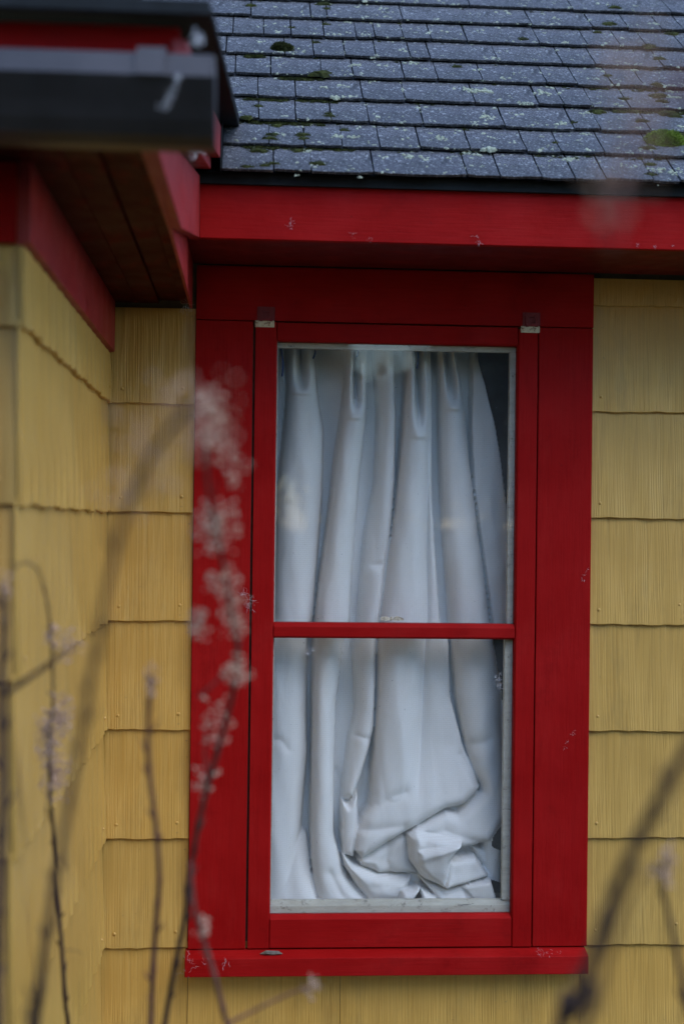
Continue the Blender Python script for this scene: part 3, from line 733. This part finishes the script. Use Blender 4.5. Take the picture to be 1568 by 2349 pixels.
for (x, s, sz) in spots:
    sz *= 1.12; c = rp(x, s, roof_h(s)-.001)
    if x < -.02 and s > .36: continue
    mound(V, F, c, sz*1.25, sz*.62, sz*.42); tuft(V, F, c, sz*1.3, sz*.68, sz*.48, int(16+sz*2600), .0035)
tag(mk('roof_moss', V, F, M_moss), 'dark green moss creeping along the roof shingle joints', 'moss', kind='stuff')
# the two distinct cushions
def cushion(label, zx, zy, B, r, mat, n):
    x, s = on_roof((A2 if B else A1)(zx), zy*.36); c = rp(x, s, roof_h(s)-.001); V, F = [], []
    mound(V, F, np.zeros(3), r*1.25, r*.9, r*.62, 14)
    for _ in range(8):
        o = np.array([1, 0, 0])*random.uniform(-.7, .7)*r+SU*random.uniform(-.4, .4)*r
        mound(V, F, o, r*.5, r*.45, r*.6, 10); tuft(V, F, o, r*.55, r*.5, r*.62, n//8, .005)
    tuft(V, F, (0, 0, 0), r*1.3, r*.92, r*.66, n, .005)
    tag(mk('moss_cushion', V, F, mat, None, tuple(c)), label, 'moss', 'moss cushions on the roof')
cushion('bright green moss cushion near the right edge of the roof, largest one', 1440, 905, 1, .036, M_mossb, 2600)
cushion('small dark olive moss cushion on the roof shingles left of the middle', 405, 325, 0, .022, M_moss, 1100)
V, F = [], []
for _ in range(900):
    x = random.uniform(-.05, 1.08); s = random.uniform(0, 1.15)
    if random.random() < .5: s = round(s/EX)*EX+random.uniform(.0, .014) if random.random() < .7 else s
    if x < .0 and s > .36: continue
    sz = random.choice((.0018, .0025, .003, .004, .006))*random.uniform(.8, 1.3)
    for _ in range(random.randint(1, 4)):
        xx = x+random.gauss(0, sz*1.2); ss = s+random.gauss(0, sz)
        mound(V, F, rp(xx, ss, roof_h(ss)-.0006), sz*random.uniform(.6, 1.1), sz*random.uniform(.5, 1), sz*.35, 6)
tag(mk('roof_lichen', V, F, M_lich), 'pale grey green lichen crusts scattered over the roof shingles', 'lichen', kind='stuff')
def lichen(zx, zy, B, r):
    x, s = on_roof((A2 if B else A1)(zx), zy*.36); V, F = [], []
    c = rp(x, s, roof_h(s)-.001)
    for _ in range(14):
        o = np.array([1, 0, 0])*random.gauss(0, r*.5)+SU*random.gauss(0, r*.3)
        mound(V, F, o, r*.28, r*.24, r*.2, 7)
    return V, F, c
LC = [(1410, 890, 0, .018), (755, 878, 0, .016), (850, 882, 0, .013), (1215, 1000, 0, .02), (880, 415, 0, .013), (670, 562, 0, .013), (1000, 375, 0, .014), (1225, 400, 0, .018), (740, 640, 0, .018), (550, 962, 0, .016), (265, 585, 1, .026), (180, 570, 1, .016), (300, 755, 1, .018), (670, 595, 1, .022), (220, 975, 1, .022), (320, 970, 1, .022), (850, 1015, 1, .018), (945, 850, 1, .014), (930, 720, 1, .014), (1500, 625, 1, .018), (1500, 1105, 1, .02), (1250, 445, 1, .014), (350, 395, 1, .016), (1475, 580, 1, .016), (560, 675, 1, .014)]
V, F = [], []
for a in LC:
    v_, f_, c = lichen(*a); k = len(V); V += [p+Vector(c) for p in v_]; F += [tuple(i+k for i in f) for f in f_]
tag(mk('lichen_patches', V, F, M_lich), 'larger pale crusty lichen rosettes on the grey roof shingles', 'lichen', kind='stuff')

# ------------------------------------------------------------------ cobwebs and litter
def cobweb(label, pts, r, n, th=.0002, droop=.3):
    """pts: world points it hangs about; fine tangled threads"""
    c = np.mean(pts, axis=0); bm = bmesh.new()
    for _ in range(n):
        p = Vector(random.choice(pts))-Vector(c)+Vector((random.gauss(0, r*.6), -abs(random.gauss(0, r*.1)), random.gauss(0, r*.6)))
        d = Vector((random.uniform(-1, 1), random.uniform(-.15, .1), random.uniform(-1, 1))).normalized(); L = [p]
        for _ in range(random.randint(3, 7)):
            d = (d+Vector((random.uniform(-.6, .6), random.uniform(-.2, .1), random.uniform(-.6, .6)))).normalized()
            L.append(L[-1]+d*r*random.uniform(.1, .32)); L[-1].y = min(L[-1].y, .0)
        add_tube(bm, L, [th*random.uniform(.5, 1)]*len(L), 3)
    return tag(bm_obj('cobweb', bm, M_web, None, tuple(c)), label, 'cobweb', 'cobwebs on the painted trim')
w = lambda x, y, Y=YF-.001: aty(x, y, Y)
cobweb('large matted cobweb in the gap between left casing and sash', [w(572, 1372), w(576, 1385), w(570, 1392), w(560, 1360)], .009, 70)
cobweb('dense dusty cobweb at the left end of the window sill', [w(432, 2190, -.064), w(440, 2215, -.064), w(425, 2225, -.05), w(470, 2207, -.064), w(520, 2205, -.064)], .010, 34)
cobweb('small wispy cobweb on the left part of the red roof fascia', [w(664, 520, -.3515), w(668, 512, -.3515)], .006, 16)
cobweb('tiny cobweb hanging at the lower edge of the fascia above the curtain', [w(847, 549, -.3515), w(810, 540, -.3515)], .005, 14)
cobweb('small cobweb at the middle of the red fascia, right of the others', [w(1093, 543, -.3515), w(1100, 556, -.3515)], .005, 16)
cobweb('cobweb specks along the right end of the red fascia', [w(1500, 566, -.3515), w(1460, 562, -.3515), w(1540, 568, -.3515)], .004, 16)
cobweb('diagonal cobweb scrap on the right casing, upper one beside the shingles', [w(1340, 1318), w(1345, 1305), w(1336, 1330)], .004, 18)
cobweb('diagonal cobweb scrap low on the right window casing', [w(1300, 1700), w(1312, 1685), w(1320, 1675), w(1296, 1715)], .004, 18)
cobweb('white cobweb tuft under the end of the wing soffit', [np.array([-.147, -.04, 2.104]), np.array([-.150, -.10, 2.104])], .010, 40)
cobweb('pale cobweb clump on the stepped rake boards beside the gutter', [np.array([-.100, -.95, 2.238]), np.array([-.098, -.90, 2.25])], .009, 60, .0008)
cobweb('tangled cobweb on the front of the gutter end', [w(408, 180, -1.64), w(402, 200, -1.64), w(396, 215, -1.64), w(384, 235, -1.64), w(374, 248, -1.64)], .004, 60, .0005)
cobweb('pale cobweb blown against the roof corner above the gutter end', [w(455, 85, -1.60), w(450, 95, -1.60)], .006, 40, .0008)
cobweb('cobweb and debris on the right end of the window sill', [w(1235, 2183, -.063), w(1260, 2187, -.063), w(1280, 2186, -.063)], .008, 16)
cobweb('faint cobweb inside the upper left of the lower pane', [w(705, 1497, -.008), w(715, 1485, -.008)], .006, 20, .0004)
cobweb('faint cobweb inside the right edge of the lower pane', [w(1142, 1555, -.008), w(1145, 1572, -.008)], .007, 34, .0004)
# dead moth on the meeting rail
mo = empty('dead_moth', tuple(aty(897, 1425, -.0135))); mo.scale = (1.25,)*3; tag(mo, 'dead pale moth lying on the red rail between the panes', 'moth')
bm = bmesh.new(); add_tube(bm, [(-.002, 0, .001), (0, 0, .004), (.001, 0, .0075), (.0015, 0, .009)], [.0012, .0028, .0022, .0008], 7); bm_obj('body', bm, M_moth, mo)
for sx, sz, tw in ((-1, 1, .2), (1, 1.1, -.3), (-1, .7, .5), (1, .65, -.1)):
    pts = [(0, 0, .004), (sx*.009*sz, -.002, .009*sz), (sx*.020*sz, -.004, .007*sz+tw*.004), (sx*.022*sz, -.003, .002), (sx*.010*sz, -.003, .001)]
    vs = [Vector(p) for p in pts]; vv = vs+[p+Vector((0, .0008, .0003)) for p in vs]; n = 5
    mk('wing', vv, [tuple(range(n)), tuple(range(2*n-1, n-1, -1))]+[(i, (i+1) % n, n+(i+1) % n, n+i) for i in range(n)], M_moth, mo)
# curl of bark on the sill
bm = bmesh.new(); add_tube(bm, [(-.026, 0, .002), (-.012, -.002, .006), (.004, 0, .004), (.016, -.001, .005), (.026, 0, .002)], [.001, .005, .0055, .0045, .001], 7)
tag(bm_obj('bark_chip', bm, M_bark, None, (aty(622, 2189, -.05)[0], -.045, .5885)), 'small grey curl of bark lying on the left part of the sill', 'bark')

# ------------------------------------------------------------------ dry garden stalks in front of the house
def stalk(label, path, d0, d1=None, r0=.004, r1=.0015, mat=M_stem, fluff=(), twigs=(), name='dry_stalk'):
    """path: picture points from the lowest up; d: distance in front of the camera; rooted in the ground below its lowest point"""
    d1 = d0 if d1 is None else d1; n = len(path)
    pts = [aty(x, y, CAM[1]+d0+(d1-d0)*i/max(1, n-1)) for i, (x, y) in enumerate(path)]
    p0 = pts[0]; dx = (pts[0]-pts[1]); dx = dx/max(1e-6, abs(dx[2]))
    base = np.array([p0[0]+np.clip(dx[0]*p0[2], -.6, .6)*.85, p0[1], -.01]); midp = p0*.45+base*.55; midp[0] = p0[0]+(base[0]-p0[0])*.45
    allp = [base, midp]+pts; root = empty(name, tuple(base)); tag(root, label, 'plant', 'dry stalks in front of the house')
    sp = smooth_path([p-base for p in allp], 7); m = len(sp)
    bm = bmesh.new(); rad = [(r0+(r1-r0)*i/(m-1))*(1.25 if i % 9 == 4 else 1) for i in range(m)]
    add_tube(bm, sp, rad, 7)
    for i in range(6, m-2, 3):
        if random.random() < .7:
            tdir = (sp[min(i+2, m-1)]-sp[i]).normalized(); sd2 = Vector((random.uniform(-1, 1), random.uniform(-1, 1), .25)).normalized()
            q1 = sp[i]+(tdir*.6+sd2)*random.uniform(.004, .009); q2 = q1+(tdir+sd2*.5)*random.uniform(.003, .014)
            add_tube(bm, [sp[i], q1, q2], [rad[i]*.6, rad[i]*.5, rad[i]*.22], 5)
    bm_obj('stem', bm, mat, root, (0, 0, 0), True)
    for tw in twigs:
        tp = [aty(x, y, CAM[1]+d0+(d1-d0)*.5)-base for x, y in tw]
        bm = bmesh.new(); s2 = smooth_path(tp, 5); add_tube(bm, s2, [r1*1.1*(1-.6*i/len(s2)) for i in range(len(s2))], 5); bm_obj('twig', bm, mat, root)
    for (fx, fy, frx, fry, cnt) in fluff:
        t = 0.5
        best = min(range(n), key=lambda i: abs(path[i][1]-fy)); dd = d0+(d1-d0)*best/max(1, n-1)
        c = aty(fx, fy, CAM[1]+dd)-base; sx = 1.25*frx*dd/FPX; sz = 1.2*fry*dd/FPX; bm = bmesh.new()
        for _ in range(int(cnt*1.7)):
            p = Vector(c)+Vector((max(-1, min(1, random.gauss(0, .5)))*sx, max(-1, min(1, random.gauss(0, .5)))*sx, max(-1, min(1, random.gauss(0, .5)))*sz))
            s_ = .0022*random.uniform(.5, 1.3)
            mtx = Matrix.Translation(p) @ Matrix.Rotation(random.uniform(0, 6.3), 4, Vector((random.random(), random.random(), random.random()+.01)).normalized()) @ Matrix.Diagonal((s_*1.5, s_*.6, s_, 1))
            bmesh.ops.create_icosphere(bm, subdivisions=1, radius=1, matrix=mtx)
        bm_obj('seed_head', bm, M_fluff, root)['kind'] = 'stuff'
    return root
stalk('slender brown stalk with a woolly pale seed spike, lower left', [(158, 2420), (150, 2300), (140, 2150), (128, 2000), (122, 1900), (116, 1820), (114, 1700), (122, 1600), (118, 1480), (108, 1380), (88, 1310), (55, 1292), (25, 1312)], 2.3, 1.8, .0042, .0007, M_stem,
      [(128, 1780, 26, 45, 110), (115, 1690, 26, 50, 120), (140, 1640, 20, 40, 70), (160, 1480, 30, 30, 40), (118, 1460, 14, 20, 20)],
      [[(135, 1960), (155, 1985), (163, 2020)], [(145, 2180), (170, 2180), (195, 2190)], [(116, 1830), (106, 1850), (105, 1880)]])
stalk('thick out of focus stalk leaning right across the yellow side wall', [(60, 2470), (85, 2300), (112, 2120), (140, 1950), (168, 1800), (195, 1640), (222, 1480), (250, 1330), (290, 1180), (335, 1070), (385, 990), (440, 930)], 1.3, 1.05, .0038, .0020, M_stem,
      [(400, 960, 110, 80, 30), (330, 1060, 70, 70, 18), (470, 930, 60, 70, 16), (280, 1130, 60, 50, 12), (490, 1000, 60, 60, 10)])
stalk('pinkish stalk rising in front of the corner shingles', [(342, 2450), (350, 2250), (358, 2120), (365, 2010), (356, 1880), (342, 1760), (340, 1650), (346, 1550)], 2.0, 1.7, .0044, .0028, M_stem2, [(345, 1560, 14, 30, 14)])
stalk('crooked stalk with pale seed tufts in front of the left casing', [(365, 2450), (400, 2230), (425, 2100), (440, 1980), (462, 1860), (500, 1720), (532, 1600), (545, 1500), (530, 1400), (515, 1310), (500, 1230), (478, 1120), (470, 990)], 2.0, 1.5, .0046, .0016, M_stem,
      [(495, 1210, 40, 50, 80), (455, 1430, 20, 30, 36), (535, 1400, 24, 50, 40), (540, 1540, 30, 30, 36), (500, 1660, 30, 50, 34), (480, 950, 40, 60, 30), (540, 1080, 30, 40, 12), (510, 1330, 30, 30, 26), (470, 1790, 26, 40, 16)],
      [[(455, 1600), (500, 1560), (545, 1520)], [(480, 1790), (470, 1720), (480, 1650)]])
stalk('short bent stalk in front of the left end of the sill', [(545, 2470), (515, 2330), (490, 2230), (462, 2140), (446, 2080), (436, 1980)], 1.9, 1.8, .0044, .0022, M_stem2, [(714, 2262, 20, 22, 16), (462, 2120, 16, 30, 12)], [[(520, 2350), (640, 2290), (712, 2262)]])
stalk('dark blurred stalk at the left edge of the picture', [(-5, 2450), (-4, 2200), (2, 2000), (8, 1800), (4, 1600), (10, 1430), (8, 1350)], 1.6, 1.6, .0055, .0035, M_stem, [(6, 1350, 12, 30, 14)], [[(2, 1600), (60, 1560), (110, 1525), (150, 1490)]])
stalk('dark blurred stalk at the bottom left corner', [(70, 2450), (92, 2290), (104, 2190), (118, 2080), (125, 1990)], 1.55, 1.45, .0062, .0025, M_stem)
stalk('thick dark stalk slanting up to the right edge of the picture', [(1270, 2450), (1310, 2330), (1365, 2170), (1420, 2020), (1480, 1890), (1540, 1780), (1620, 1640), (1700, 1450), (1760, 1150), (1740, 700), (1660, 330), (1560, 200)], 1.15, .9, .0056, .0030, M_stem, ())
stalk('faint blurred stalk beside the thick one at lower right', [(1330, 2450), (1360, 2330), (1395, 2180), (1430, 2080), (1475, 1990)], 1.0, .95, .0034, .0018, M_stem)
stalk('thin stalk with a white tuft at the lower right edge', [(1600, 2460), (1572, 2300), (1545, 2160), (1528, 2080), (1515, 2010), (1528, 1970)], 1.55, 1.5, .0044, .0018, M_stem, [(1530, 1985, 12, 40, 28), (1500, 2000, 14, 20, 8)])
stalk('pale seed plume arching over the roof at upper right, very close', [(1900, 2450), (1880, 1700), (1850, 1000), (1760, 380), (1640, 180), (1540, 210), (1470, 300), (1420, 430), (1400, 560)], .75, .65, .0035, .0008, M_stem2,
      [(1450, 250, 100, 130, 15), (1425, 390, 80, 110, 12), (1500, 160, 90, 80, 8)])

# ------------------------------------------------------------------ garden trees across the plot (mirrored in the glass, shade the low sky)
M_leaf = mat_moss('garden foliage', (.020, .035, .010), (.06, .09, .025))
M_trunk = mat_plain('tree bark', (.06, .048, .038), .9, .2, .4, 12, .6, .01)
def leaf_crown(rx, rz, n, seed):
    r = np.random.default_rng(seed); V = []; F = []
    lobes = r.normal(0, .45, (14, 3))*np.array([rx, rx, rz])
    for i in range(n):
        l = lobes[i % 14]; d = r.normal(0, 1, 3); d /= np.linalg.norm(d)
        p = l+d*np.array([rx, rx, rz])*.45*r.uniform(.6, 1.05); a = r.normal(0, 1, 3); a /= np.linalg.norm(a); b = np.cross(a, d+.01); b /= np.linalg.norm(b)+1e-6
        s_ = r.uniform(.18, .42); k = len(V); V += [p-a*s_, p-b*s_*.5, p+a*s_, p+b*s_*.5]; F.append((k, k+1, k+2, k+3))
    return V, F
for i, (x, y, h, lab) in enumerate(((.0, -30, 8.2, 'slim far tree added to break up the reflected sky, at the left of the hedge gap'), (2.9, -34, 8.9, 'tallest slim far tree added to break up the reflected sky, in the middle of the hedge gap'), (6.0, -31, 7.9, 'slim far tree added to break up the reflected sky, at the right of the hedge gap'), (-10.2, -17, 9.5, 'farthest left garden tree opposite the window'), (-4.4, -18.5, 11, 'tall broad garden tree left of the gap opposite the window'),  # first three far trees are added to shape the reflection in the panes
                                     (7.6, -17.5, 10.5, 'tall garden tree right of the gap opposite the window'), (13.6, -16, 9, 'farthest right garden tree opposite the window'))):
    t = tag(empty('garden_tree', (x, y, 0)), lab, 'tree', 'garden trees opposite the house')
    bm = bmesh.new(); add_tube(bm, [(0, 0, -.05), (.05, 0, 1), (.0, .1, 2.4), (.1, 0, h*.6)], [.24, .18, .15, .06], 8)
    for a in range(5): add_tube(bm, [(0, 0, 1.6+.4*a), (math.cos(a*1.9)*.9, math.sin(a*1.9)*.9, 2.6+.5*a), (math.cos(a*1.9)*1.7, math.sin(a*1.9)*1.7, 3.4+.6*a)], [.08, .05, .02], 6)
    bm_obj('trunk', bm, M_trunk, t)
    small = y < -25; V, F = leaf_crown(2.5 if small else 3.3, h*.46 if small else h*.48, 2300 if small else 5200, 50+i); mk('crown', V, F, M_leaf, t, (0, 0, h*(.49 if small else .56)))

# unseen hedge behind the photographer, put in to darken the lower wall
hd = tag(empty('shade_hedge', (0, -6.6, 0)), 'unseen hedge running across the garden opposite the house', 'shade_hedge')
r = np.random.default_rng(5); n = 9000; V, F = [], []
for i in range(n):
    p = np.array([r.uniform(-7, 7), r.uniform(-.35, .35), r.uniform(.05, 2.75)+.12*r.normal()])
    if -.1 < p[0] < 2.4: p[2] *= .50
    a = r.normal(0, 1, 3); a /= np.linalg.norm(a); b = np.cross(a, r.normal(0, 1, 3)); b /= np.linalg.norm(b)
    s_ = r.uniform(.06, .13); k = len(V); V += [p-a*s_, p-b*s_*.5, p+a*s_, p+b*s_*.5]; F.append((k, k+1, k+2, k+3))
mk('foliage', V, F, M_leaf, hd)
for i in range(12):
    x = -6.6+1.2*i; bm = bmesh.new(); add_tube(bm, [(x, 0, -.03), (x+.05, .05, .9), (x-.05, 0, 1.8), (x, 0, 2.5)], [.035, .03, .02, .008], 6); bm_obj('stem', bm, M_trunk, hd)
